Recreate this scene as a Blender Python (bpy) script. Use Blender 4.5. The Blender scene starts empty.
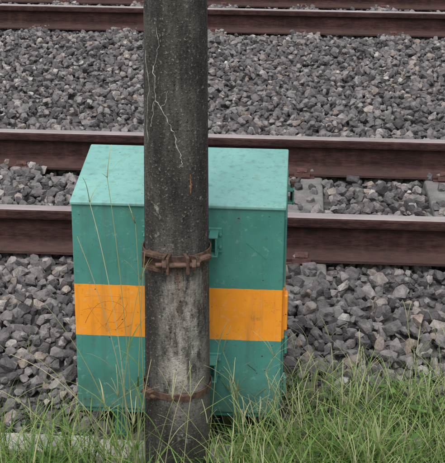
import bpy, bmesh, math, random
import numpy as np
from mathutils import Vector, Matrix, Euler
random.seed(7); rng=np.random.default_rng(7)
S=bpy.context.scene
S.view_settings.view_transform='Standard'; S.view_settings.look='None'; S.view_settings.exposure=0
COL=S.collection

# ---------------------------------------------------------------- helpers
def link(o,parent=None):
    COL.objects.link(o)
    if parent: o.parent=parent
    return o
def empty(name,loc=(0,0,0)):
    e=bpy.data.objects.new(name,None); e.location=loc; e.empty_display_size=.1
    return link(e)
def mesh_obj(name,verts,faces,mat=None,parent=None,smooth=False):
    m=bpy.data.meshes.new(name); m.from_pydata(verts,[],faces); m.update()
    if mat: m.materials.append(mat)
    if smooth:
        m.polygons.foreach_set('use_smooth',[True]*len(m.polygons))
    return link(bpy.data.objects.new(name,m),parent)
def bm_obj(name,bm,mat,parent=None,smooth=False):
    m=bpy.data.meshes.new(name); bm.to_mesh(m); bm.free()
    if mat: m.materials.append(mat)
    if smooth: m.polygons.foreach_set('use_smooth',[True]*len(m.polygons))
    return link(bpy.data.objects.new(name,m),parent)
def add_box(bm,c,s,rot=None):
    M=Matrix.Translation(c)
    if rot: M=M@Euler(rot).to_matrix().to_4x4()
    M=M@Matrix.Diagonal((s[0],s[1],s[2],1))
    return bmesh.ops.create_cube(bm,size=1,matrix=M)['verts']
def add_cyl(bm,c,r,h,rot=(0,0,0),seg=16):
    M=Matrix.Translation(c)@Euler(rot).to_matrix().to_4x4()
    bmesh.ops.create_cone(bm,cap_ends=True,segments=seg,radius1=r,radius2=r,depth=h,matrix=M)
def bevel(o,w=.003,n=2):
    b=o.modifiers.new('bev','BEVEL'); b.width=w; b.segments=n; b.limit_method='ANGLE'; b.angle_limit=math.radians(40)
class NT:
    def __init__(s,name):
        s.m=bpy.data.materials.new(name); s.m.use_nodes=True
        s.t=s.m.node_tree; s.b=s.t.nodes['Principled BSDF']
    def n(s,typ,**kw):
        x=s.t.nodes.new(typ)
        for k,v in kw.items(): setattr(x,k,v)
        return x
    def l(s,a,b): s.t.links.new(a,b)
    def coord(s,out='Object',scale=None):
        c=s.n('ShaderNodeTexCoord').outputs[out]
        if scale:
            mp=s.n('ShaderNodeMapping'); mp.inputs['Scale'].default_value=scale
            s.l(c,mp.inputs[0]); c=mp.outputs[0]
        return c
    def noise(s,vec,scale,detail=5,rough=.6):
        x=s.n('ShaderNodeTexNoise'); x.inputs['Scale'].default_value=scale
        x.inputs['Detail'].default_value=detail; x.inputs['Roughness'].default_value=rough
        s.l(vec,x.inputs['Vector']); return x.outputs['Fac']
    def ramp(s,f,stops,interp='LINEAR'):
        r=s.n('ShaderNodeValToRGB'); e=r.color_ramp.elements; r.color_ramp.interpolation=interp
        while len(e)<len(stops): e.new(.5)
        for i,(p,c) in enumerate(stops):
            e[i].position=p
            e[i].color=(c,c,c,1) if not hasattr(c,'__len__') else (*c,1)
        s.l(f,r.inputs[0]); return r.outputs[0]
    def mix(s,f,a,b,mode='MIX'):
        x=s.n('ShaderNodeMix',data_type='RGBA',blend_type=mode)
        for i,v in ((0,f),(6,a),(7,b)):
            sock=x.inputs[i]
            if isinstance(v,bpy.types.NodeSocket): s.l(v,sock)
            elif hasattr(v,'__len__'): sock.default_value=(*v,1)
            elif i==0: sock.default_value=v
            else: sock.default_value=(v,v,v,1)
        return x.outputs[2]
    def math(s,op,a,b=0,c=None):
        x=s.n('ShaderNodeMath',operation=op)
        for i,v in enumerate((a,b,c)):
            if v is None: continue
            if isinstance(v,bpy.types.NodeSocket): s.l(v,x.inputs[i])
            else: x.inputs[i].default_value=v
        return x.outputs[0]
    def rng(s,v,a,b,smooth=True):
        m=s.n('ShaderNodeMapRange'); m.interpolation_type='SMOOTHSTEP' if smooth else 'LINEAR'
        s.l(v,m.inputs[0]); m.inputs[1].default_value=a; m.inputs[2].default_value=b; return m.outputs[0]
    def bump(s,h,strength=.3,dist=.01):
        x=s.n('ShaderNodeBump'); x.inputs['Strength'].default_value=strength; x.inputs['Distance'].default_value=dist
        s.l(h,x.inputs['Height']); s.l(x.outputs[0],s.b.inputs['Normal'])
    def base(s,c): 
        if isinstance(c,bpy.types.NodeSocket): s.l(c,s.b.inputs['Base Color'])
        else: s.b.inputs['Base Color'].default_value=(*c,1)
    def rough(s,v):
        if isinstance(v,bpy.types.NodeSocket): s.l(v,s.b.inputs['Roughness'])
        else: s.b.inputs['Roughness'].default_value=v

# ---------------------------------------------------------------- materials
def m_stone():
    t=NT('crushed_stone'); oi=t.n('ShaderNodeAttribute',attribute_name='rnd')
    c=t.ramp(oi.outputs['Fac'],[(0,(.066,.060,.062)),(.3,(.118,.107,.109)),(.65,(.17,.156,.156)),(.88,(.235,.219,.214)),(.95,(.23,.185,.155)),(1,(.38,.365,.35))])
    co=t.coord()
    n=t.noise(co,34,4,.7); c=t.mix(.85,c,t.ramp(n,[(.3,.45),(.7,1.35)]),'MULTIPLY')
    t.base(c); t.rough(.88); t.b.inputs['Specular IOR Level'].default_value=.25
    t.bump(t.noise(co,75,3,.75),.8,.009); return t.m
def m_bed():
    t=NT('ballast_fines'); co=t.coord()
    v=t.n('ShaderNodeTexVoronoi'); v.inputs['Scale'].default_value=22; t.l(co,v.inputs['Vector'])
    sep=t.n('ShaderNodeSeparateColor'); t.l(v.outputs['Color'],sep.inputs[0])
    c=t.ramp(sep.outputs[0],[(0,(.035,.032,.03)),(1,(.12,.11,.105))])
    t.base(c); t.rough(.95); t.bump(t.math('MULTIPLY',v.outputs['Distance'],-1),.8,.02); return t.m
def m_ground():
    t=NT('soil'); co=t.coord()
    n=t.noise(co,3,6,.7); n2=t.noise(co,.15,3)
    c=t.ramp(n,[(.3,(.05,.038,.026)),(.55,(.11,.09,.06)),(.75,(.17,.145,.1))])
    g=t.ramp(n,[(.3,(.03,.05,.015)),(.7,(.09,.13,.035))])
    c=t.mix(t.ramp(n2,[(.42,0.),(.58,1.)]),c,g); t.base(c); t.rough(1); t.bump(t.noise(co,40,4,.8),.8,.03); return t.m
def m_rail(name,top=False):
    t=NT(name); co=t.coord(scale=(.35,1,1))
    n=t.noise(co,9,5,.7); n2=t.noise(co,60,3,.7)
    if not top:
        c=t.ramp(n,[(.3,(.021,.010,.0095)),(.55,(.040,.0185,.017)),(.75,(.072,.036,.031))])
        c=t.mix(.8,c,t.ramp(n2,[(.35,.5),(.7,1.5)]),'MULTIPLY')
        st=t.noise(t.coord(scale=(1,1,.05)),22,4,.7)
        c=t.mix(t.math('MULTIPLY',t.ramp(st,[(.52,0.),(.72,1.)]),.4),c,(.085,.040,.030))
        sx=t.n('ShaderNodeSeparateXYZ'); t.l(t.coord(),sx.inputs[0])
        c=t.mix(t.math('MULTIPLY',t.rng(sx.outputs['Z'],.05,.012),.35),c,(.09,.058,.048))
        t.base(c); t.rough(.88); t.b.inputs['Specular IOR Level'].default_value=.25; t.bump(n2,.7,.007)
    else:
        c=t.ramp(n,[(.3,(.22,.175,.17)),(.7,(.40,.355,.345))]); t.base(c); t.rough(.42); t.b.inputs['Metallic'].default_value=.4
    return t.m
def m_conc(name,a,b,sc=12):
    t=NT(name); co=t.coord(); n=t.noise(co,sc,6,.7); n2=t.noise(co,sc*14,3,.7)
    c=t.ramp(n,[(.3,a),(.7,b)]); c=t.mix(.6,c,t.ramp(n2,[(.32,.55),(.6,1.15)]),'MULTIPLY')
    t.base(c); t.rough(.92); t.bump(t.math('ADD',n,t.math('MULTIPLY',n2,.4)),.5,.008); return t.m
def m_pole():
    t=NT('weathered_pole_concrete'); co=t.coord()
    st=t.coord(scale=(1,1,.22))
    n=t.noise(st,16,6,.72)
    n2=t.noise(co,150,3,.75); n3=t.noise(co,30,5,.7)
    c=t.ramp(n,[(.34,(.020,.018,.0165)),(.5,(.046,.042,.038)),(.66,(.105,.096,.088))])
    sx=t.n('ShaderNodeSeparateXYZ'); t.l(co,sx.inputs[0]); X=sx.outputs['X']; Z=sx.outputs['Z']
    f=t.math('MULTIPLY',t.math('MULTIPLY',t.rng(Z,.56,.47),t.rng(Z,.02,.2)),t.rng(t.math('ABSOLUTE',t.math('SUBTRACT',X,.024)),.085,.02))
    f=t.math('MULTIPLY',f,t.ramp(t.noise(t.coord(scale=(1,1,.35)),20,6,.78),[(.40,.05),(.54,1.)]))
    c=t.mix(f,c,t.ramp(n3,[(.3,(.17,.157,.135)),(.6,(.38,.355,.315))]))
    rs=t.math('MULTIPLY',t.math('MULTIPLY',t.rng(Z,.30,.53),t.rng(Z,.59,.55)),t.ramp(t.noise(t.coord(scale=(1,1,.05)),40,3,.6),[(.5,0.),(.66,1.)]))
    c=t.mix(t.math('MULTIPLY',rs,.6),c,(.12,.055,.025))
    c=t.mix(t.math('MULTIPLY',t.ramp(n2,[(.60,0.),(.66,1.)]),.75),c,(.25,.235,.205))
    c=t.mix(t.ramp(n3,[(.63,0.),(.70,1.)]),c,(.22,.21,.18))
    c=t.mix(t.ramp(n2,[(.33,1.),(.4,0.)]),c,(.008,.008,.008))
    t.base(c); t.rough(.95); t.b.inputs['Specular IOR Level'].default_value=.2
    t.bump(t.math('ADD',t.math('MULTIPLY',n3,.6),n2),.7,.006); return t.m
def m_cab(name,band=True,ca=(.034,.175,.142),cb=(.066,.245,.205)):
    t=NT(name); co=t.coord()
    n=t.noise(co,5,6,.65); n2=t.noise(co,45,5,.75); 
    st=t.noise(t.coord(scale=(1,1,.08)),38,4,.6)
    teal=t.ramp(n,[(.3,ca),(.7,cb)])
    c=teal
    if band:
        org=t.ramp(n,[(.3,(.72,.245,.010)),(.7,(.86,.32,.018))])
        sx=t.n('ShaderNodeSeparateXYZ'); t.l(co,sx.inputs[0])
        z=t.math('ADD',sx.outputs['Z'],t.math('MULTIPLY',t.math('SUBTRACT',t.noise(co,30,3),.5),.0045))
        f=t.math('MULTIPLY',t.math('GREATER_THAN',z,.210),t.math('LESS_THAN',z,.376))
        c=t.mix(f,teal,org)
        c=t.mix(t.math('MULTIPLY',t.math('MULTIPLY',t.rng(sx.outputs['Z'],.15,-.03),t.ramp(n2,[(.35,.2),(.6,1.)])),.55),c,(.07,.075,.055))
    c=t.mix(t.math('MULTIPLY',t.ramp(st,[(.5,0.),(.75,1.)]),.42),c,(.065,.085,.065))
    c=t.mix(t.math('MULTIPLY',t.ramp(n2,[(.58,0.),(.72,1.)]),.5),c,(.06,.065,.05))
    c=t.mix(t.math('MULTIPLY',t.ramp(n2,[(.28,1.),(.42,0.)]),.32),c,(.36,.48,.42))
    n4=t.noise(co,85,2,.5); c=t.mix(t.ramp(n4,[(.73,0.),(.75,1.)]),c,(.06,.03,.02))
    t.base(c); t.rough(t.ramp(n,[(.3,.5),(.7,.68)])); t.bump(t.noise(co,7,3,.5),.18,.015); return t.m
def m_simple(name,a,b,sc=40,r=.7,metal=0):
    t=NT(name); co=t.coord(); n=t.noise(co,sc,4,.7); t.base(t.ramp(n,[(.35,a),(.65,b)])); t.rough(r)
    t.b.inputs['Metallic'].default_value=metal; t.bump(n,.4,.003); return t.m
def m_leaf(name):
    t=NT(name)
    a=t.n('ShaderNodeAttribute',attribute_name='Col'); t.base(a.outputs['Color']); t.rough(.55)
    tr=t.n('ShaderNodeBsdfTranslucent'); t.l(a.outputs['Color'],tr.inputs[0])
    mx=t.n('ShaderNodeMixShader'); mx.inputs[0].default_value=.35
    t.l(t.b.outputs[0],mx.inputs[1]); t.l(tr.outputs[0],mx.inputs[2]); t.l(mx.outputs[0],t.t.nodes['Material Output'].inputs[0]); return t.m
MST=m_stone(); MBED=m_bed(); MGR=m_ground(); MRS=m_rail('rail_rust'); MRT=m_rail('rail_worn_head',True)
MSL=m_conc('sleeper_concrete',(.10,.094,.09),(.21,.198,.192)); MTR=m_conc('trough_concrete',(.25,.24,.22),(.50,.48,.45))
MPO=m_pole(); MCAB=m_cab('cabinet_paint'); MGP=m_cab('green_bracket_paint',False)
MLID=m_cab('skylit_lid_paint',False,(.12,.30,.265),(.185,.39,.35))  # cabinet teal lightened: sky brightness on the lid top put into its colour
MRU=m_simple('rusty_steel',(.035,.02,.015),(.13,.075,.052),60,.75,.2)
MFA=m_simple('fastening_rust',(.045,.02,.017),(.10,.045,.037),50,.85)
MCR=m_simple('crack_efflorescence',(.25,.24,.22),(.5,.48,.45),80,.9)
MLF=m_leaf('grass_blade')

# ---------------------------------------------------------------- terrain
R1,R2,R3,R4=4.555,5.70,9.36,10.58
def ss(a,b,v):
    k=min(1,max(0,(v-a)/(b-a))); return k*k*(3-2*k)
def prof(y):
    z=-.185+ss(3.30,4.10,y)*.165
    z-= .035*(ss(6.1,6.8,y)-ss(8.2,8.9,y))
    z-= .165*ss(11.4,12.3,y)
    return z
mesh_obj('ground',[(-400,-400,-.215),(400,-400,-.215),(400,400,-.215),(-400,400,-.215)],[(0,1,2,3)],MGR)
ys=[2.2,2.21]+list(np.arange(3.3,12.6,.07))+[12.65]
V=[];F=[]
for y in ys:
    z=prof(y)-.028
    if y==2.2: z=-.22
    if y==2.21: z=-.208
    if y==12.65: z=-.22
    V+= [(-40,y,z),(40,y,z)]
for i in range(len(ys)-1): F.append((2*i,2*i+1,2*i+3,2*i+2))
mesh_obj('ballast_bed',V,F,MBED,smooth=True)

# ---------------------------------------------------------------- stones
stones=bpy.data.collections.new('stone_shapes')
for k in range(30):
    bm=bmesh.new()
    ax=(1,random.uniform(.6,.92),random.uniform(.42,.8))
    for i in range(random.choice([12,15,18,22])):
        v=Vector([max(-.36,min(.36,random.gauss(0,.36))) for _ in range(3)])
        if v.length<.3: v=v.normalized()*random.uniform(.36,.46)
        v=v.normalized()*min(.54,v.length*1.15)
        bm.verts.new((v.x*ax[0],v.y*ax[1],v.z*ax[2]))
    r=bmesh.ops.convex_hull(bm,input=bm.verts)
    bmesh.ops.delete(bm,geom=[v for v in bm.verts if not v.link_faces],context='VERTS')
    me=bpy.data.meshes.new('stone'); bm.to_mesh(me); bm.free(); me.materials.append(MST)
    stones.objects.link(bpy.data.objects.new('stone_%02d'%k,me))
SP=.69
SLX=[.04+SP*i for i in range(-12,13)]
P=[];SC=[]
def addlayer(sp,dz,keep,smin,smax,yr=(3.24,12.2)):
    for x in np.arange(-3.4,3.4,sp):
        for y in np.arange(yr[0],yr[1],sp):
            if rng.random()>keep: continue
            px=x+rng.normal()*sp*.35; py=y+rng.normal()*sp*.35
            s=smin+(smax-smin)*rng.random()**2.0
            z=prof(py)+dz+rng.normal()*.007
            for r in (R1,R2,R3,R4):
                d=abs(py-r)
                if d<.085+s*.4: z=min(z,-.028-s*.12)
                elif d<.2: z-=.006
            insl=vis=False
            for (a,b) in ((4.16,6.10),(8.98,10.98)):
                if a-.02<py<b+.02:
                    for sx in SLX:
                        if abs(px-sx)<.115:
                            insl=True; vis=(a<5 and abs(sx-.385)<.4 and not (sx>.5 and py<4.6))
            if insl and z>-.045:
                pv=.86 if vis else .06
                if vis and py<4.36: pv=.4
                if rng.random()<pv: z=-.08
                else: z=max(z,.002)
            if z<-.07 and py>4.2: continue
            if py<3.31 and px<.03: continue
            P.append((px,py,z)); SC.append(s)
addlayer(.045,-.018,1,.044,.078)
addlayer(.052,.004,.85,.038,.082)
addlayer(.072,.020,.42,.036,.080)
addlayer(.042,.002,1,.036,.084,(3.30,4.15))
for i in range(400):
    P.append((rng.uniform(-2.5,2.5),rng.uniform(2.3,3.2),-.20)); SC.append(rng.uniform(.02,.055))
P=np.array(P); SC=np.array(SC); N=len(P); print('stones',N)
me=bpy.data.meshes.new('ballast_gravel'); me.vertices.add(N); me.vertices.foreach_set('co',P.ravel().astype(np.float32))
a=me.attributes.new('rot','FLOAT_VECTOR','POINT')
rot=np.stack([rng.normal(0,.6,N),rng.normal(0,.6,N),rng.uniform(0,6.283,N)],1); a.data.foreach_set('vector',rot.ravel().astype(np.float32))
a=me.attributes.new('scl','FLOAT','POINT'); a.data.foreach_set('value',SC.astype(np.float32))
a=me.attributes.new('rnd','FLOAT','POINT'); a.data.foreach_set('value',rng.random(N).astype(np.float32))
a=me.attributes.new('pick','INT','POINT'); a.data.foreach_set('value',rng.integers(0,30,N).astype(np.int32))
grav=link(bpy.data.objects.new('ballast_gravel',me))
ng=bpy.data.node_groups.new('scatter','GeometryNodeTree')
ng.interface.new_socket('Geometry',in_out='INPUT',socket_type='NodeSocketGeometry'); ng.interface.new_socket('Geometry',in_out='OUTPUT',socket_type='NodeSocketGeometry')
gi=ng.nodes.new('NodeGroupInput'); go=ng.nodes.new('NodeGroupOutput'); iop=ng.nodes.new('GeometryNodeInstanceOnPoints')
ci=ng.nodes.new('GeometryNodeCollectionInfo'); ci.inputs['Collection'].default_value=stones; ci.inputs['Separate Children'].default_value=True; ci.inputs['Reset Children'].default_value=True
def na(n,t):
    x=ng.nodes.new('GeometryNodeInputNamedAttribute'); x.data_type=t; x.inputs['Name'].default_value=n; return [o for o in x.outputs if o.enabled][0]
e2r=ng.nodes.new('FunctionNodeEulerToRotation'); rl=ng.nodes.new('GeometryNodeRealizeInstances')
L=ng.links.new
L(gi.outputs[0],iop.inputs['Points']); L(ci.outputs[0],iop.inputs['Instance']); iop.inputs['Pick Instance'].default_value=True
L(na('pick','INT'),iop.inputs['Instance Index']); L(na('rot','FLOAT_VECTOR'),e2r.inputs[0]); L(e2r.outputs[0],iop.inputs['Rotation']); L(na('scl','FLOAT'),iop.inputs['Scale'])
L(iop.outputs[0],rl.inputs[0]); L(rl.outputs[0],go.inputs[0])
md=grav.modifiers.new('scatter','NODES'); md.node_group=ng

# ---------------------------------------------------------------- rails
def rail_profile():
    h=[(.0725,0),(.0725,.011),(.045,.019),(.014,.034),(.0085,.05),(.0085,.11),(.012,.124),(.0315,.133),(.0335,.140),(.0335,.164),(.030,.171),(.022,.1745)]
    return h+[(-a,b) for a,b in reversed(h)]
def track(name,ya,yb):
    root=empty(name,(0,(ya+yb)/2,0))
    cy=(ya+yb)/2
    for i,y in enumerate((ya,yb)):
        pr=rail_profile(); n=len(pr); V=[];F=[]
        for x in (-40,40):
            V+=[(x,y-cy+a,b) for a,b in pr]
        for k in range(n): F.append((k,(k+1)%n,n+(k+1)%n,n+k))
        o=mesh_obj('rail_%d'%(i+1),V,F,MRS,root)
        o.data.materials.append(MRT)
        for k,p in enumerate(o.data.polygons):
            if k in (10,11,12): p.material_index=1
        bm=bmesh.new(); bm.from_mesh(o.data); bmesh.ops.recalc_face_normals(bm,faces=bm.faces); bm.to_mesh(o.data); bm.free()
    bm=bmesh.new(); bf=bmesh.new()
    for sx in [.04+SP*i for i in range(-40,41)]:
        add_box(bm,(sx,0,-.102),(.20,1.94,.19))
        for y in (ya-cy,yb-cy):
            add_box(bf,(sx,y,-.0035),(.12,.18,.006))
            for sgn in (-1,1):
                yy=y+sgn*.083
                add_box(bf,(sx,yy,.009),(.075,.03,.018),(sgn*.15,0,0))
                add_box(bf,(sx,y+sgn*.058,.023),(.05,.035,.008),(-sgn*.3,0,0))
                add_cyl(bf,(sx,yy,.022),.012,.016,seg=6)
    o=bm_obj('sleepers',bm,MSL,root); bevel(o,.012,2)
    o=bm_obj('rail_fastenings',bf,MFA,root)
track('railway_track',R1,R2); track('railway_track',R3,R4)

# ---------------------------------------------------------------- concrete trough edge
tr=empty('concrete_cable_trough',(0,3.25,-.185)); bm=bmesh.new()
for i in range(-12,0):
    add_box(bm,(.6*i+.32,random.uniform(-.004,.004),random.uniform(-.005,.005)),(.594,.10,.08),(0,random.uniform(-.006,.006),random.uniform(-.006,.006)))
o=bm_obj('trough_lids',bm,MTR,tr); bevel(o,.008,2)

# ---------------------------------------------------------------- pole
PX,PY=-.318,3.125
def pr(z): return .0893-(z-.56)*.0096
pole=empty('concrete_utility_pole',(PX,PY,0))
V=[];F=[];n=64
zs=list(np.linspace(-.6,2.2,90))+list(np.linspace(2.4,7.5,12))
for j,z in enumerate(zs):
    for k in range(n):
        a=2*math.pi*k/n; r=pr(z)*(1+.004*math.sin(3*a+z*5)); V.append((r*math.cos(a),r*math.sin(a),z))
for j in range(len(zs)-1):
    for k in range(n): F.append((j*n+k,j*n+(k+1)%n,(j+1)*n+(k+1)%n,(j+1)*n+k))
F.append(tuple(range((len(zs)-1)*n,len(zs)*n)))
mesh_obj('shaft',V,F,MPO,pole,True)
def surf_curve(name,pts,w,mat,jit=.04):
    cu=bpy.data.curves.new(name,'CURVE'); cu.dimensions='3D'; cu.bevel_depth=w; cu.bevel_resolution=1
    out=[]
    for (s0,z0),(s1,z1) in zip(pts[:-1],pts[1:]):
        for k in range(5):
            t=k/5; s=s0+(s1-s0)*t+random.uniform(-jit,jit); z=z0+(z1-z0)*t+random.uniform(-.002,.002)
            a=math.asin(max(-.98,min(.98,s))); r=pr(z)-w*.3
            out.append((r*math.sin(a),-r*math.cos(a),z,random.uniform(.3,1.5)))
    sp=cu.splines.new('POLY'); sp.points.add(len(out)-1)
    for p,o in zip(sp.points,out): p.co=(o[0],o[1],o[2],1); p.radius=o[3]
    cu.materials.append(mat)
    return link(bpy.data.objects.new(name,cu),pole)
surf_curve('crack_1',[(-.64,1.09),(-.55,1.04),(-.58,1.0),(-.35,.98),(-.12,.94),(.05,.91),(.22,.855),(.33,.825)],.0012,MCR)
surf_curve('crack_2',[(-.9,1.12),(-.78,1.02),(-.86,.93),(-.82,.86)],.0007,MCR)
surf_curve('crack_3',[(-.58,1.0),(-.62,.95),(-.75,.92)],.0007,MCR)
surf_curve('crack_4',[(-.6,1.09),(-.45,1.14),(-.5,1.2)],.0005,MCR)
surf_curve('crack_5',[(-.35,.98),(-.2,1.0),(-.15,1.03)],.0005,MCR)
surf_curve('rust_stain',[(.52,.80),(.53,.765),(.52,.745)],.0018,m_simple('rust_orange',(.25,.08,.02),(.35,.13,.04)),.01)
def clamp(name,zc,w,full=True):
    r=pr(zc)+.0025; bm=bmesh.new(); seg=72; t=.004
    rings=[]
    for k in range(seg):
        a=2*math.pi*k/seg
        rings.append([bm.verts.new(((r+d)*math.cos(a),(r+d)*math.sin(a),zc+h)) for d,h in ((0,-w/2),(t,-w/2),(t,w/2),(0,w/2))])
    for k in range(seg):
        A=rings[k];B=rings[(k+1)%seg]
        for q in range(4): bm.faces.new((A[q],A[(q+1)%4],B[(q+1)%4],B[q]))
    if full:
        for a in (-.10,.34):
            add_box(bm,((r+.018)*math.sin(a),-(r+.018)*math.cos(a),zc),(.008,.040,w+.014),(0,0,a))
        a=.12
        add_cyl(bm,((r+.024)*math.sin(a),-(r+.024)*math.cos(a),zc),.0075,.12,(0,math.pi/2,a),12)
        for dx in (-.036,.044):
            add_cyl(bm,((r+.024)*math.sin(a)+dx*math.cos(a),-(r+.024)*math.cos(a)+dx*math.sin(a),zc),.0155,.012,(0,math.pi/2,a),6)
        for dz in (-.5,.5):
            add_box(bm,((r+.012)*math.sin(-.5),-(r+.012)*math.cos(-.5),zc+dz*(w+.004)),(.055,.026,.010),(0,0,-.5))
        for a in (-.80,-.22):
            add_box(bm,((r+.012)*math.sin(a),-(r+.012)*math.cos(a),zc),(.010,.028,w+.012),(0,0,a))
        add_cyl(bm,((r+.01)*math.sin(.85),-(r+.01)*math.cos(.85),zc+.002),.009,.055,(0,math.pi/2,.85),10)
        add_cyl(bm,((r+.01)*math.sin(.62),-(r+.01)*math.cos(.62),zc+.002),.017,.012,(0,math.pi/2,.85),6)
    else:
        add_box(bm,((r+.012)*math.sin(-.75),-(r+.012)*math.cos(-.75),zc),(.03,.02,.022),(0,0,-.75))
        add_cyl(bm,((r+.012)*math.sin(-.75),-(r+.018)*math.cos(-.75),zc),.006,.06,(0,math.pi/2,-.75),10)
        add_box(bm,((r+.008)*math.sin(.35),-(r+.008)*math.cos(.35),zc),(.03,.012,.02),(0,0,.35))
    bmesh.ops.recalc_face_normals(bm,faces=bm.faces)
    o=bm_obj(name,bm,MRU,pole); bevel(o,.001,1)
clamp('upper_clamp',.556,.034); clamp('lower_clamp',.148,.020,False)

# ---------------------------------------------------------------- cabinet
X0,X1,Y0,Y1=-.646,-.018,3.286,3.675; ZB,ZF,ZK=-.036,.636,.697
cx,cy=(X0+X1)/2,(Y0+Y1)/2; W=X1-X0; D=Y1-Y0
cab=empty('trackside_equipment_cabinet',(cx,cy,0))
def prism(bm,x0,x1,y0,y1,zb0,zb1,zf,zk):
    vs=[bm.verts.new(p) for p in ((x0,y0,zb0),(x1,y0,zb0),(x1,y1,zb1),(x0,y1,zb1),(x0,y0,zf),(x1,y0,zf),(x1,y1,zk),(x0,y1,zk))]
    for f in ((3,2,1,0),(4,5,6,7),(0,1,5,4),(1,2,6,5),(2,3,7,6),(3,0,4,7)): bm.faces.new([vs[i] for i in f])
bm=bmesh.new(); prism(bm,-W/2+.004,W/2-.004,-D/2+.004,D/2-.004,ZB,ZB,ZF-.004,ZK-.004)
o=bm_obj('body',bm,MCAB,cab); bevel(o,.004,3)
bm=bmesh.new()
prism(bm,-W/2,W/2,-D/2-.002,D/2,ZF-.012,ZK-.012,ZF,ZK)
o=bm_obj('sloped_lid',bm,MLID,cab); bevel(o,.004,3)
bm=bmesh.new()
prism(bm,-W/2+.012,W/2-.012,-D/2+.012,D/2-.012,ZB-.014,ZB-.014,ZB+.002,ZB+.002)
for sx in (-1,1):
    for sy in (-1,1):
        add_box(bm,(sx*(W/2-.13),sy*(D/2-.06),-.13),(.045,.005,.20)); add_box(bm,(sx*(W/2-.13)-.02,sy*(D/2-.06)+.024,-.13),(.005,.043,.20))
o=bm_obj('base_and_legs',bm,MGP,cab)
bm=bmesh.new()
prism(bm,W/2-.005,W/2+.002,-D/2+.025,D/2-.025,ZB+.03,ZB+.03,ZF-.045,ZK-.06)
o=bm_obj('side_door',bm,MCAB,cab); bevel(o,.002,2)
bm=bmesh.new()
add_box(bm,(W/2+.005,-D/2+.05,.292),(.013,.045,.115))
o=bm_obj('door_handle_cover',bm,MCAB,cab); bevel(o,.005,3)
bm=bmesh.new()
for z in (.185,.05): add_box(bm,(W/2+.004,-D/2+.055,z),(.010,.035,.05)); add_cyl(bm,(W/2+.008,-D/2+.036,z),.005,.055)
add_box(bm,(W/2+.010,D/2-.10,.60),(.022,.06,.006)); add_box(bm,(W/2+.010,D/2-.10,.56),(.022,.06,.006)); add_box(bm,(W/2+.018,D/2-.10,.58),(.004,.06,.05))
o=bm_obj('hinges_and_hasp',bm,MGP,cab); bevel(o,.001,1)
bm=bmesh.new(); add_cyl(bm,(W/2+.015,D/2-.10,.585),.006,.07); add_cyl(bm,(W/2+.015,D/2-.10,.62),.010,.008,seg=6)
bm_obj('hasp_pin',bm,MRU,cab)
pxl=PX-cx
def bracket(zc,h,name):
    bm=bmesh.new()
    for s in (-1,1):
        xx=pxl+s*.106
        add_box(bm,(xx-s*.010,-D/2-.002,zc),(.040,.010,h))
        add_box(bm,(xx-s*.012,-D/2-.035,zc+h*.38),(.026,.064,.005))
        add_box(bm,(xx-s*.012,-D/2-.035,zc-h*.38),(.026,.064,.005))
        add_box(bm,(xx-s*.004,-D/2-.035,zc),(.005,.062,h*.72))
        for dz in (-.25,.25): add_cyl(bm,(xx+s*.006,-D/2-.010,zc+dz*h),.005,.007,(math.pi/2,0,0),6)
    add_box(bm,(pxl,-D/2-.028,zc),(.18,.012,h*.5))
    o=bm_obj(name,bm,MGP,cab); bevel(o,.001,1)
bracket(.53,.075,'upper_mounting_bracket'); bracket(.13,.075,'lower_mounting_bracket')
def scratch(pts,w=.0008,mat=None,nm='scratch'):
    cu=bpy.data.curves.new(nm,'CURVE'); cu.dimensions='3D'; cu.bevel_depth=w
    sp=cu.splines.new('NURBS'); sp.points.add(len(pts)-1); sp.use_endpoint_u=True; sp.order_u=3
    for p,q in zip(sp.points,pts): p.co=(q[0],-D/2+.0042,q[1],1); p.radius=random.uniform(.5,1.2)
    cu.materials.append(mat); link(bpy.data.objects.new(nm,cu),cab)
MSC=m_simple('scratched_paint',(.36,.13,.01),(.5,.19,.02))
scratch([(-.28,.25),(-.26,.30),(-.21,.33),(-.16,.31),(-.15,.27),(-.19,.23)],.0009,MSC,'scratch_1')
scratch([(-.29,.29),(-.24,.31),(-.18,.28),(-.13,.29)],.0007,MSC,'scratch_2')
scratch([(-.22,.24),(-.20,.29),(-.17,.34)],.0007,MSC,'scratch_3')
scratch([(-.28,.335),(-.22,.345),(-.15,.335)],.0006,MSC,'scratch_4')
scratch([(-.25,.22),(-.215,.26),(-.18,.25),(-.15,.32)],.0007,MSC,'scratch_5')
scratch([(-.27,.31),(-.24,.25),(-.20,.22),(-.14,.25)],.0007,MSC,'scratch_6')
MSD=m_simple('dark_scratch',(.02,.05,.04),(.03,.08,.06))
scratch([(.21,.13),(.235,.11)],.0012,MSD,'scratch_7')
scratch([(.20,.52),(.26,.47)],.0005,MSD,'scratch_8')

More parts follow.
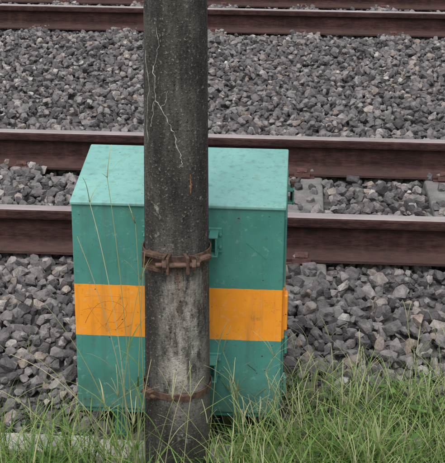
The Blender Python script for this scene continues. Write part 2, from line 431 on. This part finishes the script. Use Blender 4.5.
# ---------------------------------------------------------------- vegetation
class Blades:
    def __init__(s): s.V=[];s.F=[];s.C=[]
    def strip(s,pts,w0,col,taper=1.0,side=None,fold=.0):
        n=len(pts); b=len(s.V)
        for i,p in enumerate(pts):
            t=i/(n-1); w=w0*((1-t**2*.98) if taper==1 else (math.sin(math.pi*min(1,max(0,t*.92+.06)))**.7 if taper==2 else 1-.5*t))
            d=(pts[min(i+1,n-1)]-pts[max(i-1,0)]).normalized()
            sd=side if side is not None else Vector((1,0,0))
            sd=(sd-d*sd.dot(d)); sd=sd.normalized() if sd.length>1e-4 else Vector((1,0,0))
            nn=sd.cross(d)
            s.V+=[tuple(p-sd*w/2+nn*w*fold),tuple(p),tuple(p+sd*w/2+nn*w*fold)]
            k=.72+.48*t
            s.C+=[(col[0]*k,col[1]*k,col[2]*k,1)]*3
        for i in range(n-1):
            for j in (0,1): s.F.append((b+3*i+j,b+3*i+j+1,b+3*i+4+j,b+3*i+3+j))
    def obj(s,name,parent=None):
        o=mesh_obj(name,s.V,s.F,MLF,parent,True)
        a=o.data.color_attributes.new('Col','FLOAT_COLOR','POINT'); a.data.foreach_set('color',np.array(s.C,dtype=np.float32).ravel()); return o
def gcol():
    r=random.random()
    if r<.62: c=(.125,.23,.045)
    elif r<.84: c=(.19,.30,.07)
    elif r<.91: c=(.40,.37,.19)
    else: c=(.07,.14,.03)
    k=random.uniform(.75,1.2); return tuple(v*k for v in c)
def arc(base,az,lean,L,bend,n=8,wob=.01):
    p=Vector(base); pts=[p.copy()]; th=lean
    ph=random.uniform(0,6)
    for i in range(n):
        th2=th+bend*(i/n)**1.4
        h=Vector((math.cos(az+wob*5*math.sin(i+ph)),math.sin(az+wob*5*math.sin(i+ph)),0))
        p=p+(h*math.sin(th2)+Vector((0,0,1))*math.cos(th2))*(L/n); pts.append(p.copy())
    return pts
def side(az): return Vector((-math.sin(az),math.cos(az),0))
def tuft(B,x,y,z,n,hmin,hmax,w=.005,spread=.03):
    for i in range(n):
        az=random.uniform(0,6.283); L=random.uniform(hmin,hmax)
        bx=x+random.gauss(0,spread); by=y+random.gauss(0,spread)
        B.strip(arc((bx,by,z),az,random.uniform(.03,.7),L,random.uniform(.3,2.2)),random.uniform(.5,1.2)*w,gcol(),1,side(az+random.uniform(-.5,.5)),.15)
def seedstem(B,x,y,z,L,az,lean,bend,col=None,head=True,thick=.0024):
    col=col or (.27,.31,.12)
    pts=arc((x,y,z),az,lean,L,bend,12); s=Vector((1,0.2,0))
    B.strip(pts,thick,col,3,s); B.strip(pts,thick,col,3,Vector((.2,1,0)))
    if head:
        tip=pts[-1]
        for k in range(random.choice([3,4,5])):
            a2=random.uniform(0,6.283); q=arc(tip,a2,random.uniform(.2,.9),random.uniform(.05,.10),.6,5)
            B.strip(q,.0028,(.30,.32,.16),3,side(a2))
    for k in (3,6):
        a2=random.uniform(0,6.283); B.strip(arc(pts[k],a2,.5,random.uniform(.07,.15),1.0,6),.005,gcol(),1,side(a2),.15)
B=Blades(); GZ=-.208
def dens(x,y):
    k=1.15 if (x>-.20 and x<1.4) else (.95 if x<-.40 else .85)
    c=.5+.5*math.sin(x*9.1+1.3*math.sin(y*11))*math.cos(y*7.3+x*3.1)
    return k*(.34+.85*c)
for i in range(1350):
    x=random.uniform(-2.2,2.0); y=random.choice([random.uniform(2.75,3.18),random.uniform(3.0,3.2),random.uniform(2.3,3.15)])
    if math.hypot(x-PX,y-PY)<.12: continue
    if random.random()>dens(x,y): continue
    k=1.30 if x>-.10 else 1.12
    k*=random.uniform(.75,1.15)
    tuft(B,x,y,GZ,random.randint(6,13),.09*k,.30*k,w=.0055,spread=.03)
for i in range(260):
    x=random.choice([random.uniform(-.02,1.2),random.uniform(-.02,.7),random.uniform(-2,2)]); y=random.uniform(3.26,3.62) if x>0 else random.uniform(3.32,3.42)
    if X0-.02<x<X1+.02 and y>3.2: continue
    if x<0 and random.random()<.3: continue
    if random.random()>dens(x,y)+.1: continue
    tuft(B,x,y,prof(y)-.01,random.randint(4,9),.08,.24,w=.0048,spread=.025)
for i in range(26):   # low growth sheltered around the cabinet legs
    x=random.uniform(X0-.05,X1+.05); y=random.uniform(3.19,3.40)
    if math.hypot(x-PX,y-PY)<.13: continue
    tuft(B,x,y,GZ+.03,random.randint(6,10),.06,.16,w=.0048,spread=.025)
for i in range(330):
    x=random.choice([random.uniform(-2,2),random.uniform(-.12,.8)]); y=random.uniform(2.7,3.2)
    if math.hypot(x-PX,y-PY)<.13: continue
    seedstem(B,x,y,GZ,random.uniform(.22,.52),random.uniform(0,6.283),random.uniform(0,.35),random.uniform(.2,1.4))
for i in range(36):
    x=random.uniform(.03,.9); y=random.uniform(3.28,3.55)
    seedstem(B,x,y,prof(y),random.uniform(.18,.36),random.uniform(0,6.283),random.uniform(0,.35),random.uniform(.2,1.4))
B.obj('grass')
B=Blades()
for (x,y,L,az,lean,bend,hd) in ((-.43,3.02,1.0,2.9,.02,.12,True),(-.47,3.0,.72,.3,.0,.25,True),(-.41,2.98,.86,3.0,.08,.30,False),(-.50,3.04,.55,3.2,.1,.9,True),
    (-.44,3.05,.60,3.1,.28,1.0,True),(-.12,3.1,.38,3.0,.05,.2,True),(-.08,3.12,.34,.4,.02,.2,True),(-.35,2.95,.50,0.2,.05,.35,False),(-.16,3.05,.30,2.5,.2,.8,True),
    (-.42,3.0,.80,0.4,.0,.10,False),(-.45,3.03,.92,2.6,.0,.35,True),(-.58,3.05,.5,2.9,.35,1.2,True),(-.66,3.1,.46,.2,.3,1.0,True),(-.44,3.02,.7,3.3,.15,.5,False),
    (-.40,3.01,.88,3.1,.0,.05,True),(-.43,2.99,.66,1.0,.05,.6,False)):
    c=random.choice([(.40,.38,.20),(.34,.36,.16),(.52,.48,.30)])
    seedstem(B,x,y,GZ,L,az,lean,bend,c,hd,.0028)
tuft(B,-.43,3.01,GZ,30,.2,.55,.006,.03)
B.obj('tall_dry_weed')
def leafy(x,y,z,h,n):
    B=Blades()
    for k in range(n):
        az=random.uniform(0,6.283); st=arc((x+random.gauss(0,.03),y+random.gauss(0,.02),z),az,random.uniform(.05,.7),h*random.uniform(.6,1.1),.5,8)
        B.strip(st,.003,(.14,.20,.06),3)
        for q in range(2,9):
            for s_ in (0,math.pi):
                a2=az+q*1.57+s_+random.uniform(-.3,.3); c=(.085,.18,.035) if random.random()<.6 else (.15,.27,.06)
                B.strip(arc(st[q],a2,random.uniform(.9,1.4),random.uniform(.018,.042),.6,6),random.uniform(.008,.018),c,2,side(a2),.18)
    B.obj('leafy_weed')
for a in ((.46,3.20,.30,8),(.36,3.12,.28,7),(.50,3.40,.20,7),(.40,3.52,.17,5),(.25,3.15,.27,6),(.12,3.12,.22,5),(-.10,3.18,.16,4),(-.72,3.12,.17,4),(-.60,3.08,.19,4),(-1.1,3.1,.2,4),(.9,3.15,.2,4)):
    leafy(a[0],a[1],GZ if a[1]<3.3 else prof(a[1]),a[2],a[3])

# ---------------------------------------------------------------- light
w=bpy.data.worlds.new('World'); S.world=w; w.use_nodes=True; nt=w.node_tree
sky=nt.nodes.new('ShaderNodeTexSky'); sky.sky_type='NISHITA'; sky.sun_disc=False; sky.sun_elevation=math.radians(62); sky.sun_rotation=math.radians(200)
sky.dust_density=4; sky.air_density=1
hs=nt.nodes.new('ShaderNodeHueSaturation'); hs.inputs['Saturation'].default_value=.25; hs.inputs['Value'].default_value=1.5
bg=nt.nodes['Background']; bg.inputs[1].default_value=.15
nt.links.new(sky.outputs[0],hs.inputs['Color']); nt.links.new(hs.outputs[0],bg.inputs[0])
sun=bpy.data.lights.new('sun','SUN'); sun.energy=1.5; sun.angle=math.radians(45); sun.color=(1,.98,.95)
so=link(bpy.data.objects.new('sun',sun)); so.rotation_euler=(math.radians(28),0,math.radians(-20)); so.location=(0,0,10)
# ---------------------------------------------------------------- camera
cd=bpy.data.cameras.new('camera'); cam=link(bpy.data.objects.new('camera',cd))
cd.sensor_fit='HORIZONTAL'; cd.sensor_width=36; cd.lens=97.9; cd.clip_end=2000
cam.matrix_world=Matrix.Translation((0,0,1.754))@Matrix.Rotation(math.radians(3.5),4,'Z')@Matrix.Rotation(math.radians(70),4,'X')@Matrix.Rotation(math.radians(.5),4,'Z')
S.camera=cam
